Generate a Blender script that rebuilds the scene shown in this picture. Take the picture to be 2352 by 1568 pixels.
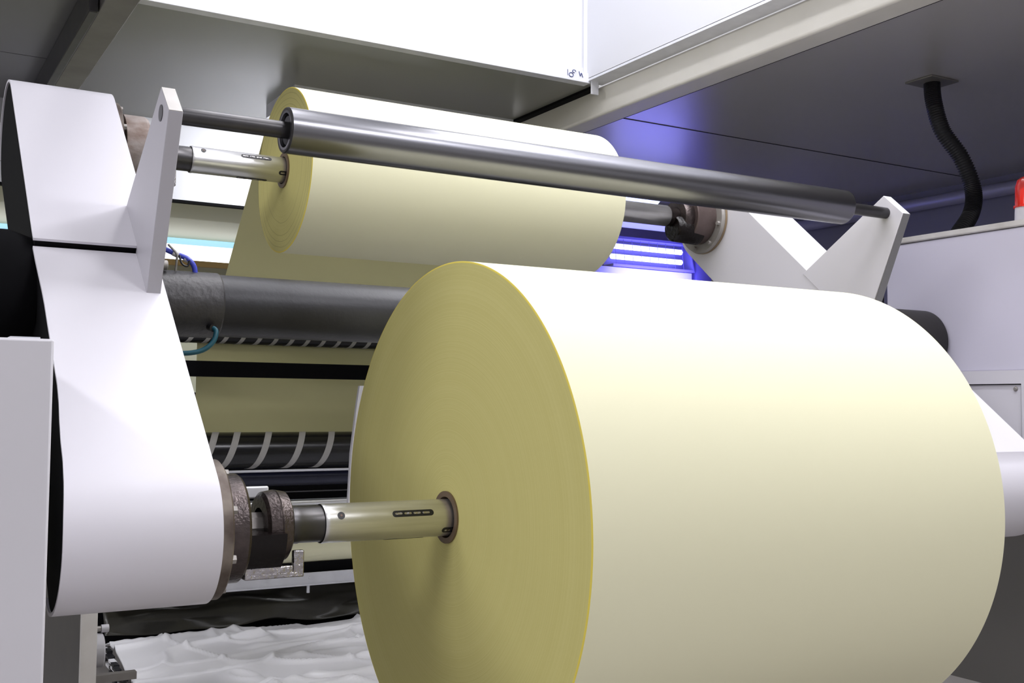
import bpy, bmesh, math, random
from mathutils import Vector, Matrix, noise
PI = math.pi
for o in list(bpy.data.objects): bpy.data.objects.remove(o, do_unlink=True)
scene = bpy.context.scene
COL = scene.collection
CH = 0.90                      # camera height; all z below are written relative to the camera and lifted by CH

# ------------------------------------------------------------------ camera
A, PITCH, ROLL = 1.0396, 0.0571, 0.0084
fh = Vector((math.cos(A), math.sin(A), 0)); rt0 = Vector((math.sin(A), -math.cos(A), 0)); up = Vector((0, 0, 1))
fw = fh*math.cos(PITCH) + up*math.sin(PITCH); uc0 = up*math.cos(PITCH) - fh*math.sin(PITCH)
rt = rt0*math.cos(ROLL) + uc0*math.sin(ROLL); uc = uc0*math.cos(ROLL) - rt0*math.sin(ROLL)
cam_data = bpy.data.cameras.new('camera'); cam = bpy.data.objects.new('camera', cam_data); COL.objects.link(cam)
m = Matrix((rt, uc, -fw)).transposed().to_4x4(); m.translation = Vector((0, 0, CH)); cam.matrix_world = m
cam_data.sensor_width = 36.0; cam_data.lens = 2518.2/2352*36.0; cam_data.clip_start = 0.02; cam_data.clip_end = 200
scene.camera = cam

# ------------------------------------------------------------------ exposure, world, lights
vs = scene.view_settings
vs.view_transform = 'Standard'; vs.look = 'None'; vs.gamma = 1.0; vs.use_curve_mapping = False; vs.exposure = 0.0
W = bpy.data.worlds.new('hall'); scene.world = W; W.use_nodes = True
W.node_tree.nodes['Background'].inputs[0].default_value = (0.82, 0.80, 0.83, 1); W.node_tree.nodes['Background'].inputs[1].default_value = 0.72

def area(name, loc, rot, sx, sy, energy, col):
    d = bpy.data.lights.new(name, 'AREA'); d.shape = 'RECTANGLE'; d.size = sx; d.size_y = sy; d.energy = energy; d.color = col
    o = bpy.data.objects.new(name, d); COL.objects.link(o); o.location = Vector(loc)+Vector((0, 0, CH)); o.rotation_euler = rot
    return o
PIT_LAMPS = [(1.95, -0.9, 24), (2.42, -0.9, 27), (1.20, 1.3, 4), (2.30, 1.3, 34), (1.20, 2.25, 6), (2.30, 2.25, 13), (1.20, 3.0, 6), (2.30, 3.0, 8)]  # first pair added to brighten the front of the rolls
LZ = 2.62
for i, (x, y, pw) in enumerate(PIT_LAMPS):
    area('recess_light', (x, y, LZ-0.07), (0, 0, 0), 0.30, 0.80, pw, (0.97, 0.96, 1.0))
# unseen lamps added on the left to brighten the left-facing sides
ADDED_SIDE = [(-2.3, 1.2), (-2.3, 2.9)]
for (x, y) in ADDED_SIDE:
    area('added_side_light', (x+0.03, y, 2.02), (0, math.radians(-50), 0), 0.30, 1.2, 27, (0.98, 0.97, 1.0))
# violet tubes of the ultraviolet lamp at the back throw light forward and up
area('ultraviolet_light', (4.15, 5.25, 0.78), (math.radians(115), 0, 0), 0.6, 0.2, 7, (0.26, 0.24, 1.0))
# unseen tube lamp added behind the far roll to brighten the hanging white panel
area('added_back_light', (2.15, 4.72, 1.30), (math.radians(62), 0, 0), 1.1, 0.05, 26, (0.97, 0.97, 1.0))

# ------------------------------------------------------------------ materials
def mat(name, col, rough=0.5, metal=0.0, noise_amt=0.0, noise_scale=8.0, bump=0.0, bump_scale=60.0, col2=None, stretch=(1, 1, 1), spec=0.5):
    M = bpy.data.materials.new(name); M.use_nodes = True; nt = M.node_tree; b = nt.nodes['Principled BSDF']
    b.inputs['Base Color'].default_value = (*col, 1); b.inputs['Roughness'].default_value = rough; b.inputs['Metallic'].default_value = metal
    b.inputs['Specular IOR Level'].default_value = spec
    tc = nt.nodes.new('ShaderNodeTexCoord'); mp = nt.nodes.new('ShaderNodeMapping'); mp.inputs['Scale'].default_value = stretch
    nt.links.new(tc.outputs['Object'], mp.inputs[0])
    if noise_amt > 0:
        n = nt.nodes.new('ShaderNodeTexNoise'); n.inputs['Scale'].default_value = noise_scale; n.inputs['Detail'].default_value = 8
        nt.links.new(mp.outputs[0], n.inputs['Vector'])
        r = nt.nodes.new('ShaderNodeValToRGB'); r.color_ramp.elements[0].position = 0.5-0.5*0.5; r.color_ramp.elements[1].position = 0.72
        c2 = col2 if col2 else tuple(c*0.6 for c in col)
        mix = nt.nodes.new('ShaderNodeMix'); mix.data_type = 'RGBA'
        mix.inputs['A'].default_value = (*col, 1); mix.inputs['B'].default_value = (*c2, 1)
        mul = nt.nodes.new('ShaderNodeMath'); mul.operation = 'MULTIPLY'; mul.inputs[1].default_value = noise_amt
        nt.links.new(n.outputs[0], r.inputs[0]); nt.links.new(r.outputs[0], mul.inputs[0]); nt.links.new(mul.outputs[0], mix.inputs['Factor'])
        nt.links.new(mix.outputs['Result'], b.inputs['Base Color'])
    if bump > 0:
        n2 = nt.nodes.new('ShaderNodeTexNoise'); n2.inputs['Scale'].default_value = bump_scale; n2.inputs['Detail'].default_value = 5
        nt.links.new(mp.outputs[0], n2.inputs['Vector'])
        bp = nt.nodes.new('ShaderNodeBump'); bp.inputs['Strength'].default_value = bump; bp.inputs['Distance'].default_value = 0.004
        nt.links.new(n2.outputs[0], bp.inputs['Height']); nt.links.new(bp.outputs[0], b.inputs['Normal'])
    return M
def emit(name, col, strength):
    M = bpy.data.materials.new(name); M.use_nodes = True; b = M.node_tree.nodes['Principled BSDF']
    b.inputs['Base Color'].default_value = (*[min(1, c) for c in col], 1); b.inputs['Emission Color'].default_value = (*col, 1); b.inputs['Emission Strength'].default_value = strength
    return M
def paper_edge(name, lines=()):
    # wound paper seen end-on: fine concentric rings around the object's X axis
    M = mat(name, (0.60, 0.54, 0.215), 0.8); nt = M.node_tree; b = nt.nodes['Principled BSDF']
    tc = nt.nodes.new('ShaderNodeTexCoord'); sp = nt.nodes.new('ShaderNodeSeparateXYZ'); nt.links.new(tc.outputs['Object'], sp.inputs[0])
    cb = nt.nodes.new('ShaderNodeCombineXYZ'); nt.links.new(sp.outputs['Y'], cb.inputs['Y']); nt.links.new(sp.outputs['Z'], cb.inputs['Z'])
    ln = nt.nodes.new('ShaderNodeVectorMath'); ln.operation = 'LENGTH'; nt.links.new(cb.outputs[0], ln.inputs[0])
    def ring(scale, w):
        n = nt.nodes.new('ShaderNodeTexNoise'); n.noise_dimensions = '1D'; n.inputs['Scale'].default_value = 1; n.inputs['Detail'].default_value = 4
        mm = nt.nodes.new('ShaderNodeMath'); mm.operation = 'MULTIPLY'; mm.inputs[1].default_value = scale
        nt.links.new(ln.outputs['Value'], mm.inputs[0]); nt.links.new(mm.outputs[0], n.inputs['W'])
        return n
    n1 = ring(420, 1); n2 = ring(30, 1)
    ad = nt.nodes.new('ShaderNodeMath'); ad.operation = 'ADD'; nt.links.new(n1.outputs[0], ad.inputs[0])
    sc = nt.nodes.new('ShaderNodeMath'); sc.operation = 'MULTIPLY_ADD'; sc.inputs[1].default_value = 0.35; sc.inputs[2].default_value = 0.325
    nt.links.new(n2.outputs[0], sc.inputs[0]); nt.links.new(sc.outputs[0], ad.inputs[1])
    r = nt.nodes.new('ShaderNodeMapRange'); r.inputs['From Min'].default_value = 0.7; r.inputs['From Max'].default_value = 1.4
    nt.links.new(ad.outputs[0], r.inputs['Value'])
    mx = nt.nodes.new('ShaderNodeMix'); mx.data_type = 'RGBA'; mx.inputs['A'].default_value = (0.60, 0.55, 0.19, 1); mx.inputs['B'].default_value = (0.67, 0.62, 0.245, 1)
    nt.links.new(r.outputs[0], mx.inputs['Factor']); nt.links.new(mx.outputs['Result'], b.inputs['Base Color'])
    if lines:
        # a few darker rings where the paper was spliced
        wob = nt.nodes.new('ShaderNodeTexNoise'); wob.inputs['Scale'].default_value = 9; nt.links.new(tc.outputs['Object'], wob.inputs['Vector'])
        wr_ = nt.nodes.new('ShaderNodeMath'); wr_.operation = 'MULTIPLY_ADD'; wr_.inputs[1].default_value = 0.012; nt.links.new(wob.outputs[0], wr_.inputs[0]); nt.links.new(ln.outputs['Value'], wr_.inputs[2])
        last = mx.outputs['Result']
        for R_ in lines:
            cmpn = nt.nodes.new('ShaderNodeMath'); cmpn.operation = 'COMPARE'; cmpn.inputs[1].default_value = R_+0.006; cmpn.inputs[2].default_value = 0.0006
            nt.links.new(wr_.outputs[0], cmpn.inputs[0])
            wk = nt.nodes.new('ShaderNodeMath'); wk.operation = 'MULTIPLY'; wk.inputs[1].default_value = 0.55; nt.links.new(cmpn.outputs[0], wk.inputs[0])
            m2 = nt.nodes.new('ShaderNodeMix'); m2.data_type = 'RGBA'; m2.inputs['B'].default_value = (0.22, 0.19, 0.07, 1)
            nt.links.new(wk.outputs[0], m2.inputs['Factor']); nt.links.new(last, m2.inputs['A']); last = m2.outputs['Result']
        nt.links.new(last, b.inputs['Base Color'])
    bp = nt.nodes.new('ShaderNodeBump'); bp.inputs['Strength'].default_value = 0.10; bp.inputs['Distance'].default_value = 0.002
    nt.links.new(n1.outputs[0], bp.inputs['Height']); nt.links.new(bp.outputs[0], b.inputs['Normal'])
    return M
M = {}
M['white'] = mat('white_enamel', (0.735, 0.72, 0.775), 0.38, 0, 0.10, 3.0, col2=(0.67, 0.66, 0.70))
M['white_pit'] = mat('white_panel', (0.66, 0.67, 0.72), 0.45, 0, 0.06, 2.0, col2=(0.60, 0.61, 0.66))
M['lilac'] = mat('lilac_enamel', (0.70, 0.68, 0.80), 0.45, 0, 0.10, 2.5, col2=(0.62, 0.60, 0.72))
M['cabinet'] = mat('grey_white_enamel', (0.66, 0.65, 0.69), 0.5, 0, 0.22, 4.0, col2=(0.56, 0.55, 0.58))
M['worn'] = mat('worn_white_enamel', (0.74, 0.72, 0.70), 0.5, 0, 0.5, 14.0, col2=(0.45, 0.42, 0.38))
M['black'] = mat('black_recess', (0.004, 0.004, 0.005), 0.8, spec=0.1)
M['blackpaint'] = mat('black_painted_steel', (0.014, 0.012, 0.012), 0.5, 0.0, 0.3, 12, bump=0.1)
M['rubber'] = mat('black_rubber', (0.012, 0.012, 0.015), 0.42, spec=0.4)
M['pipe'] = mat('dark_cast_steel', (0.020, 0.020, 0.024), 0.42, 0.1, 0.5, 10, bump=0.12, bump_scale=110, col2=(0.045, 0.045, 0.05), spec=0.45)
M['roller'] = mat('brushed_steel', (0.20, 0.20, 0.215), 0.27, 1.0, 0.25, 6, col2=(0.16, 0.16, 0.17), stretch=(0.3, 6, 6))
M['chrome'] = mat('polished_steel', (0.72, 0.72, 0.73), 0.30, 0.88, 0.7, 9, col2=(0.46, 0.46, 0.45), stretch=(0.5, 9, 9))
M['darkrod'] = mat('dark_steel', (0.055, 0.055, 0.062), 0.35, 0.8, 0.4, 12, col2=(0.13, 0.12, 0.11))
M['greasy'] = mat('greasy_iron', (0.045, 0.036, 0.036), 0.28, 0.75, 0.7, 30, bump=0.35, bump_scale=160, col2=(0.13, 0.105, 0.10))
M['rim'] = mat('worn_flange', (0.30, 0.26, 0.22), 0.5, 0.4, 1.0, 16, col2=(0.05, 0.03, 0.025))
M['rust'] = mat('rusty_iron', (0.46, 0.42, 0.40), 0.6, 0.2, 1.0, 20, bump=0.4, col2=(0.10, 0.04, 0.015))
M['flange'] = mat('worn_grey_flange', (0.40, 0.38, 0.36), 0.5, 0.4, 0.6, 16, col2=(0.2, 0.18, 0.17))
M['alu'] = mat('aluminium', (0.78, 0.79, 0.84), 0.42, 0.15, 0.35, 18, col2=(0.5, 0.5, 0.54))
M['foil'] = mat('oily_bare_metal', (0.50, 0.48, 0.50), 0.2, 1.0, 0.5, 40, bump=0.9, bump_scale=110, col2=(0.2, 0.19, 0.2))
M['grease'] = mat('black_grease', (0.006, 0.004, 0.004), 0.26, 0.0, bump=0.5, bump_scale=90, spec=0.25)
M['soffit'] = mat('grey_sheet_metal', (0.26, 0.26, 0.235), 0.25, 0.12, 0.2, 1.5, col2=(0.23, 0.23, 0.205), spec=0.4)
M['soffit_blue'] = mat('dark_grey_sheet_metal', (0.62, 0.605, 0.60), 0.30, 0.35, 0.2, 1.5, col2=(0.49, 0.48, 0.485))
M['beam'] = mat('cream_painted_beam', (0.74, 0.72, 0.67), 0.5, 0, 0.4, 7, col2=(0.62, 0.60, 0.54))
M['oldbeam'] = mat('dull_steel_beam', (0.30, 0.29, 0.27), 0.5, 0.5, 0.6, 7, col2=(0.17, 0.16, 0.15))
M['wall'] = mat('blue_grey_wall_panel', (0.23, 0.23, 0.30), 0.5, 0, 0.1, 2)
M['backwall'] = mat('pale_green_wall', (0.55, 0.56, 0.42), 0.6, 0, 0.1, 2)
M['floor'] = mat('concrete_floor', (0.36, 0.34, 0.33), 0.5, 0, 0.4, 3, bump=0.1)
M['paper'] = mat('cream_paper', (0.83, 0.81, 0.57), 0.62, spec=0.3)
M['web'] = mat('yellow_paper', (0.76, 0.73, 0.39), 0.65, spec=0.3)
M['edge'] = paper_edge('paper_edges')
M['edge_far'] = paper_edge('spliced_paper_edges', (0.150, 0.186, 0.203, 0.219))
M['rimpaper'] = mat('bright_yellow_paper_edge', (0.80, 0.66, 0.10), 0.7)  # rim highlight of the rolls put in as a yellow colour
M['core'] = mat('brown_core', (0.20, 0.14, 0.09), 0.45, 0.3, 0.5, 30)
M['tape'] = mat('grey_masking_tape', (0.42, 0.41, 0.39), 0.7, 0, 0.4, 40, col2=(0.30, 0.29, 0.28))
M['gloss'] = mat('glossy_black_roller', (0.010, 0.010, 0.012), 0.22, 0.1)
M['bluerubber'] = mat('navy_rubber', (0.010, 0.012, 0.035), 0.4)
M['sheet'] = mat('white_plastic_sheet', (0.90, 0.90, 0.94), 0.34, 0, 0.15, 4, col2=(0.80, 0.80, 0.87), spec=0.9)
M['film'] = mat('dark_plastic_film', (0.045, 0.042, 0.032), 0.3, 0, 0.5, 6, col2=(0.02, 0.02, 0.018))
M['orange'] = mat('orange_sill', (0.72, 0.50, 0.22), 0.6)
M['pane'] = emit('bright_window', (0.95, 0.98, 1.0), 2.2)
M['cyan'] = emit('cyan_window_top', (0.42, 0.75, 0.95), 0.9)
M['uvtube'] = emit('ultraviolet_tube', (0.60, 0.64, 1.0), 2.2)
M['striplight'] = emit('strip_light_diffuser', (0.72, 0.85, 1.0), 1.6)
M['bluestrip'] = emit('violet_strip', (0.40, 0.42, 1.0), 1.0)
M['lamp'] = emit('lamp_diffuser', (0.97, 0.97, 1.0), 5.0)
M['uvbox'] = mat('violet_lamp_housing', (0.12, 0.11, 0.30), 0.4)
M['bluehose'] = mat('blue_hose', (0.06, 0.08, 0.55), 0.35)
M['teal'] = mat('teal_hose', (0.012, 0.10, 0.14), 0.35)
M['redlens'] = mat('red_plastic', (0.75, 0.03, 0.015), 0.18); M['redlens'].node_tree.nodes['Principled BSDF'].inputs['Transmission Weight'].default_value = 0.35
M['ink'] = mat('blue_marker_ink', (0.03, 0.05, 0.18), 0.6)

# ------------------------------------------------------------------ mesh builder (coordinates relative to the camera height)
class MB:
    def __init__(s): s.v = []; s.f = []; s.mi = []
    def add(s, vs, fs, mi=0):
        o = len(s.v); s.v += [tuple(p) for p in vs]; s.f += [tuple(i+o for i in f) for f in fs]; s.mi += [mi]*len(fs); return s
    def box(s, x0, x1, y0, y1, z0, z1, mi=0):
        return s.add([(x0, y0, z0), (x1, y0, z0), (x1, y1, z0), (x0, y1, z0), (x0, y0, z1), (x1, y0, z1), (x1, y1, z1), (x0, y1, z1)],
                     [(3, 2, 1, 0), (4, 5, 6, 7), (0, 1, 5, 4), (1, 2, 6, 5), (2, 3, 7, 6), (3, 0, 4, 7)], mi)
    def lathe(s, prof, c, n=64, mis=None, phase=0.0):
        # profile of (x, r) turned around the X axis through c = (y, z)
        vs = []; fs = []; mi = []
        for (x, r) in prof:
            for k in range(n):
                t = 2*PI*k/n+phase; vs.append((x, c[0]+r*math.cos(t), c[1]+r*math.sin(t)))
        o = len(s.v); s.v += vs
        for i in range(len(prof)-1):
            for k in range(n):
                a = i*n+k; b = i*n+(k+1) % n
                s.f.append((o+a, o+b, o+b+n, o+a+n)); s.mi.append(mis[i] if mis else 0)
        return s
    def disc(s, x, r, c, n=64, mi=0, flip=False):
        vs = [(x, c[0]+r*math.cos(2*PI*k/n), c[1]+r*math.sin(2*PI*k/n)) for k in range(n)]
        f = list(range(n)); 
        return s.add(vs, [tuple(reversed(f)) if flip else tuple(f)], mi)
    def cyl(s, x0, x1, r, c, n=48, bev=0.0, mi=0):
        if bev: p = [(x0, 0.0001), (x0, r-bev), (x0+bev, r), (x1-bev, r), (x1, r-bev), (x1, 0.0001)]
        else: p = [(x0, 0.0001), (x0, r), (x1, r), (x1, 0.0001)]
        return s.lathe(p, c, n, [mi]*(len(p)-1))
    def prism(s, poly, x0, x1, mi=0, x0s=None):
        # polygon of (y, z) pushed along X; x0s: own left x for every corner
        n = len(poly); L = [((x0s[i] if x0s else x0), p[0], p[1]) for i, p in enumerate(poly)]; R = [(x1, p[0], p[1]) for p in poly]
        return s.add(L+R, [tuple(reversed(range(n))), tuple(range(n, 2*n))]+[(i, (i+1) % n, n+(i+1) % n, n+i) for i in range(n)], mi)
    def tube(s, path, r, n=14, rr=None, caps=True):
        P = [Vector(p) for p in path]; rings = []; vs = []; fs = []
        t0 = (P[1]-P[0]).normalized(); u = t0.orthogonal().normalized()
        for i, p in enumerate(P):
            t = (P[min(i+1, len(P)-1)]-P[max(i-1, 0)]).normalized()
            u = (u-t*u.dot(t)).normalized(); w = t.cross(u); q = rr[i] if rr else r
            for k in range(n):
                a = 2*PI*k/n; vs.append(p+(u*math.cos(a)+w*math.sin(a))*q)
        for i in range(len(P)-1):
            for k in range(n): fs.append((i*n+k, i*n+(k+1) % n, (i+1)*n+(k+1) % n, (i+1)*n+k))
        if caps: fs += [tuple(reversed(range(n))), tuple(range((len(P)-1)*n, len(P)*n))]
        return s.add(vs, fs)
    def build(s, name, mats, parent=None, origin=None, bevel=0.0, smooth=35, seg=2):
        off = Vector((0, 0, CH))
        W_ = [Vector(p)+off for p in s.v]
        if parent is not None: base = Vector(parent['_w'])
        elif origin is not None: base = Vector(origin)+off
        else:
            base = Vector((sum(p.x for p in W_)/len(W_), sum(p.y for p in W_)/len(W_), min(p.z for p in W_)))
        me = bpy.data.meshes.new(name); me.from_pydata([p-base for p in W_], [], s.f)
        for mm in (mats if isinstance(mats, (list, tuple)) else [mats]): me.materials.append(mm)
        for i, p in enumerate(me.polygons): p.material_index = s.mi[i]
        bm = bmesh.new(); bm.from_mesh(me); bmesh.ops.recalc_face_normals(bm, faces=bm.faces); bm.to_mesh(me); bm.free()
        me.shade_smooth(); me.set_sharp_from_angle(angle=math.radians(smooth))
        o = bpy.data.objects.new(name, me); COL.objects.link(o)
        if parent is not None: o.parent = parent; o['_w'] = tuple(parent['_w'])
        else: o.location = base; o['_w'] = tuple(base)
        if bevel:
            b = o.modifiers.new('bevel', 'BEVEL'); b.width = bevel; b.segments = seg; b.limit_method = 'ANGLE'; b.angle_limit = math.radians(40); b.harden_normals = False
        return o
def bez(pts, n=10):
    # Catmull-Rom through the points
    P = [Vector(p) for p in pts]; P = [P[0]*2-P[1]]+P+[P[-1]*2-P[-2]]; out = []
    for i in range(1, len(P)-2):
        for k in range(n):
            t = k/n; a, b, c, d = P[i-1], P[i], P[i+1], P[i+2]
            out.append(0.5*((2*b)+(c-a)*t+(2*a-5*b+4*c-d)*t*t+(3*b-a-3*c+d)*t**3))
    out.append(P[-2]); return out
def tag(o, label, cat, group=None):
    o['label'] = label; o['category'] = cat
    if group: o['group'] = group
    return o
def struct(o): o['kind'] = 'structure'; return o
def thing(name, loc, label, cat, group=None):
    o = bpy.data.objects.new(name, None); COL.objects.link(o); o.empty_display_size = 0.05
    o.location = Vector(loc)+Vector((0, 0, CH)); o['_w'] = tuple(o.location); return tag(o, label, cat, group)
def copy_tree(o, parent=None, shift=None):
    c = o.copy(); COL.objects.link(c)
    if parent is not None: c.parent = parent
    elif shift is not None: c.location = o.location+Vector(shift); c['_w'] = tuple(c.location)
    for ch in list(o.children): copy_tree(ch, c)
    return c

# ------------------------------------------------------------------ key positions (y, z)
A1 = (1.9523, -0.2246)         # near roll axis
A2 = (2.9920, 0.6581)          # far roll axis
TC = ((A1[0]+A2[0])/2, (A1[1]+A2[1])/2)
dv = Vector((0.7623, 0.6473)); nv = Vector((-0.6473, 0.7623))
def sn(s, n): return (TC[0]+s*dv.x+n*nv.x, TC[1]+s*dv.y+n*nv.y)
HL = 0.68193                   # half the distance between the axes
FZ = -CH                       # floor

# ------------------------------------------------------------------ the room
struct(MB().box(-6, 9, -6, 9, FZ-0.1, FZ).build('floor', M['floor']))
# low sheet-metal ceilings around a raised, lit recess
struct(MB().box(0.70, 2.74, 3.925, 5.53, 1.40, 1.46).build('ceiling', M['soffit']))
struct(MB().box(2.86, 6.2, -2.0, 7.0, 1.302, 1.37).build('ceiling', M['soffit_blue']))
c3 = MB().box(-0.6, 0.60, 1.9, 4.788, 1.40, 1.46).box(-0.6, 0.60, 4.794, 7.0, 1.40, 1.46)
struct(c3.build('ceiling', mat('dark_left_sheet_metal', (0.24, 0.24, 0.26), 0.28, 0.5, 0.2, 1.5, col2=(0.20, 0.20, 0.22))))
struct(MB().box(0.60, 3.0, -2.0, 4.0, LZ+0.10, LZ+0.16).build('ceiling', M['white_pit']))
# seams in the right hand ceiling
struct(MB().box(2.87, 5.4, 3.985, 3.990, 1.2995, 1.303).build('trim_3', M['blackpaint']))
struct(MB().box(2.87, 5.4, 5.05, 5.056, 1.299, 1.303).build('trim_4', M['black']))
# recess walls
w = MB().box(0.60, 2.655, 3.90, 3.95, 1.458, LZ+0.10)
struct(w.build('wall_recess_back', M['white_pit']))
w = MB().box(2.65, 2.72, -2.0, 3.90, 1.415, LZ+0.10)
struct(w.build('wall_recess_right', M['white_pit']))
struct(MB().box(2.632, 2.65, 3.885, 3.90, 1.43, LZ).build('trim_5', M['white_pit']))
# aluminium edge strip along the recess, its shadow gap and the corner clip
e = MB().box(0.70, 2.66, 3.875, 3.925, 1.392, 1.436).box(0.70, 2.655, 3.893, 3.90, 1.436, 1.462)
struct(e.build('trim_1', M['alu'], bevel=0.002))
k = MB()
k.tube([(2.560+0.011*math.cos(t), 3.8735, 1.415+0.009*math.sin(t)) for t in [i*0.45 for i in range(15)]], 0.0016, 6)
k.tube([(2.575+0.009*math.cos(t), 3.8735, 1.432+0.006*math.sin(t)) for t in [i*0.45 for i in range(12)]], 0.0016, 6)
k.tube(bez([(2.600, 3.8735, 1.436), (2.607, 3.8735, 1.416), (2.612, 3.8735, 1.430), (2.620, 3.8735, 1.412)], 5), 0.0016, 6)
k.tube([(2.542, 3.8735, 1.436), (2.542, 3.8735, 1.410)], 0.0012, 6)
tag(k.build('marker_scribble', M['ink']), 'small blue marker scribble at the end of the aluminium ceiling strip', 'scribble')
struct(MB().box(2.65, 2.74, -2.0, 3.90, 1.402, 1.412).build('trim_6', M['alu']))
struct(MB().box(2.70, 2.738, 3.925, 5.5, 1.388, 1.402).build('trim_7', M['black']))  # black strip stands in for the shadow in the gap
k = MB().box(2.662, 2.700, 3.868, 3.876, 1.345, 1.408).box(2.662, 2.700, 3.868, 3.91, 1.400, 1.408)
tag(k.build('corner_clip', M['alu'], bevel=0.002), 'small bent aluminium clip hanging at the inner corner of the ceiling recess', 'clip')
# beams along the depth of the hall
b = MB().box(2.74, 2.862, -2.0, 5.6, 1.272, 1.402)
struct(b.build('trim_2', M['beam'], bevel=0.012, seg=3))
struct(MB().box(2.864, 2.875, -2.0, 5.6, 1.280, 1.31).build('trim_8', M['black']))
b = MB().box(0.622, 0.722, -1.0, 5.6, 1.298, 1.402).box(0.722, 0.765, -1.0, 5.6, 1.388, 1.402)
struct(b.build('trim_9', M['oldbeam'], bevel=0.004))
b = MB().box(0.588, 0.618, 3.78, 5.6, 1.285, 1.40)
tag(b.build('angle_iron', M['darkrod'], bevel=0.003), 'dark rusty angle iron along the left ceiling beam', 'angle iron')
# hanging white panel behind the far roll, low soffit and window beyond it
struct(MB().box(-3.0, 2.74, 5.53, 5.57, 1.005, 1.46).build('wall_hanging', M['white_pit']))
struct(MB().box(-3.0, 2.76, 5.525, 5.56, 0.993, 1.006).build('trim_10', M['black']))
struct(MB().box(-3.0, 2.74, 5.57, 6.1, 1.008, 1.06).box(-3.0, 2.74, 6.1, 7.0, 1.03, 1.08).build('ceiling', mat('olive_soffit', (0.36, 0.35, 0.18), 0.35, 0.2)))
struct(MB().box(-3.0, 6.2, 7.0, 7.1, FZ, 0.855).box(-3.0, 6.2, 7.0, 7.1, 1.045, 1.5).box(2.72, 6.2, 7.0, 7.1, 0.855, 1.045).build('wall_back', M['backwall']))
win = thing('window_1', (0.5, 7.0, 0.855), 'bright strip window', 'window'); del win['label']; del win['category']; struct(win)
MB().box(-3.0, 2.72, 6.985, 7.02, 1.040, 1.075).build('window_frame', M['white'], win)
MB().box(-3.0, 2.72, 7.03, 7.04, 0.890, 0.995).build('window_pane', M['pane'], win)
MB().box(-3.0, 2.72, 7.03, 7.04, 0.995, 1.040).build('window_pane', M['cyan'], win)
MB().box(-3.0, 2.72, 6.97, 7.04, 0.855, 0.890).build('window_sill', M['orange'], win)
# right hand wall with a rounded rail along its top
struct(MB().box(5.45, 5.55, -2.0, 7.0, FZ, 1.31).build('wall_right', M['wall']))
rl = MB().tube([(5.40, -2.0, 1.215), (5.40, 6.9, 1.215)], 0.038, 20)
tag(rl.build('wall_pipe', mat('blue_grey_pipe', (0.40, 0.40, 0.55), 0.35, 0.2)), 'blue grey pipe along the top of the wall behind the red beacon', 'pipe')
struct(MB().box(5.443, 5.452, 3.555, 3.563, FZ, 1.18).box(5.443, 5.452, 4.70, 4.708, FZ, 1.18).build('trim_11', M['blackpaint']))
struct(MB().box(-6.05, -6.0, -6.0, 7.0, FZ, LZ).build('wall_left', M['cabinet']))

A0 = thing('added_side_light', (-2.3, 1.2, 2.0), 'added tube light left of the machine, outside the picture, brightening the left-facing sides', 'light', 'added side lights')  # added lamp fitting, not part of the known hall
h = MB().add([(x, y, z) for y in (0.58, 1.82) for (x, z) in ((-2.42, 1.90), (-2.22, 2.14), (-2.27, 2.18), (-2.47, 1.94))], [(0, 1, 2, 3), (7, 6, 5, 4), (0, 4, 5, 1), (1, 5, 6, 2), (2, 6, 7, 3), (3, 7, 4, 0)])
h.build('housing', M['white_pit'], A0)
MB().tube([(-2.31, 0.62, 2.01), (-2.31, 1.78, 2.01)], 0.014, 14).build('tube', M['lamp'], A0)
MB().tube([(-2.40, 1.2, 2.10), (-2.40, 1.2, 3.2)], 0.01, 8).build('hanger', M['alu'], A0)
copy_tree(A0, None, (0, 1.7, 0))
bt = thing('added_tube_fitting', (2.15, 4.70, 1.40), 'added unseen tube light behind the upper roll, brightening the hanging white panel', 'light')
MB().box(1.58, 2.70, 4.60, 5.00, 1.338, 1.40).box(1.58, 2.70, 4.60, 4.62, 1.26, 1.338).box(1.58, 1.60, 4.60, 4.80, 1.26, 1.338).build('housing', M['alu'], bt)  # lips keep the added tube's light off the ceiling
MB().cyl(1.60, 2.70, 0.012, (4.70, 1.322), 20).build('tube', M['lamp'], bt)
# lamps in the recess, above the frame
for i, (x, y, pw) in enumerate(PIT_LAMPS):
    if i == 0:
        L0 = thing('ceiling_light', (x, y, LZ+0.10), 'white ceiling light fitting up in the ceiling recess, above the picture', 'light', 'recess lights')
        MB().box(x-0.18, x+0.18, y-0.44, y+0.44, LZ-0.03, LZ+0.10).build('housing', M['white_pit'], L0)
        MB().box(x-0.15, x+0.15, y-0.40, y+0.40, LZ-0.045, LZ-0.03).build('diffuser', M['lamp'], L0)
    else:
        copy_tree(L0, None, (x-PIT_LAMPS[0][0], y-PIT_LAMPS[0][1], 0))

# ------------------------------------------------------------------ rewind turret
tur = thing('rewind_turret', (1.5, TC[0], FZ), 'white two-armed rewind turret with dark central tube carrying both paper rolls', 'turret')
tx0 = 0.277
def arc(c, r, a0, a1, n): return [(c[0]+r*math.cos(a0+(a1-a0)*i/n), c[1]+r*math.sin(a0+(a1-a0)*i/n)) for i in range(n+1)]
na = math.atan2(nv.y, nv.x); da = math.atan2(dv.y, dv.x)
def smooth_interp(t, tab):
    for (a, va), (b, vb) in zip(tab, tab[1:]):
        if t <= b: u = (t-a)/(b-a); u = u*u*(3-2*u); return va+(vb-va)*u
    return tab[-1][1]
XTAB = [(-0.9, 0.268), (-0.78, 0.270), (-0.60, 0.279), (-0.44, 0.2865), (-0.22, 0.285), (0.02, 0.278), (1.0, 0.277)]
def xs_of(poly):
    return [smooth_interp((p[0]-TC[0])*dv.x+(p[1]-TC[1])*dv.y, XTAB) for p in poly]
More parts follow.
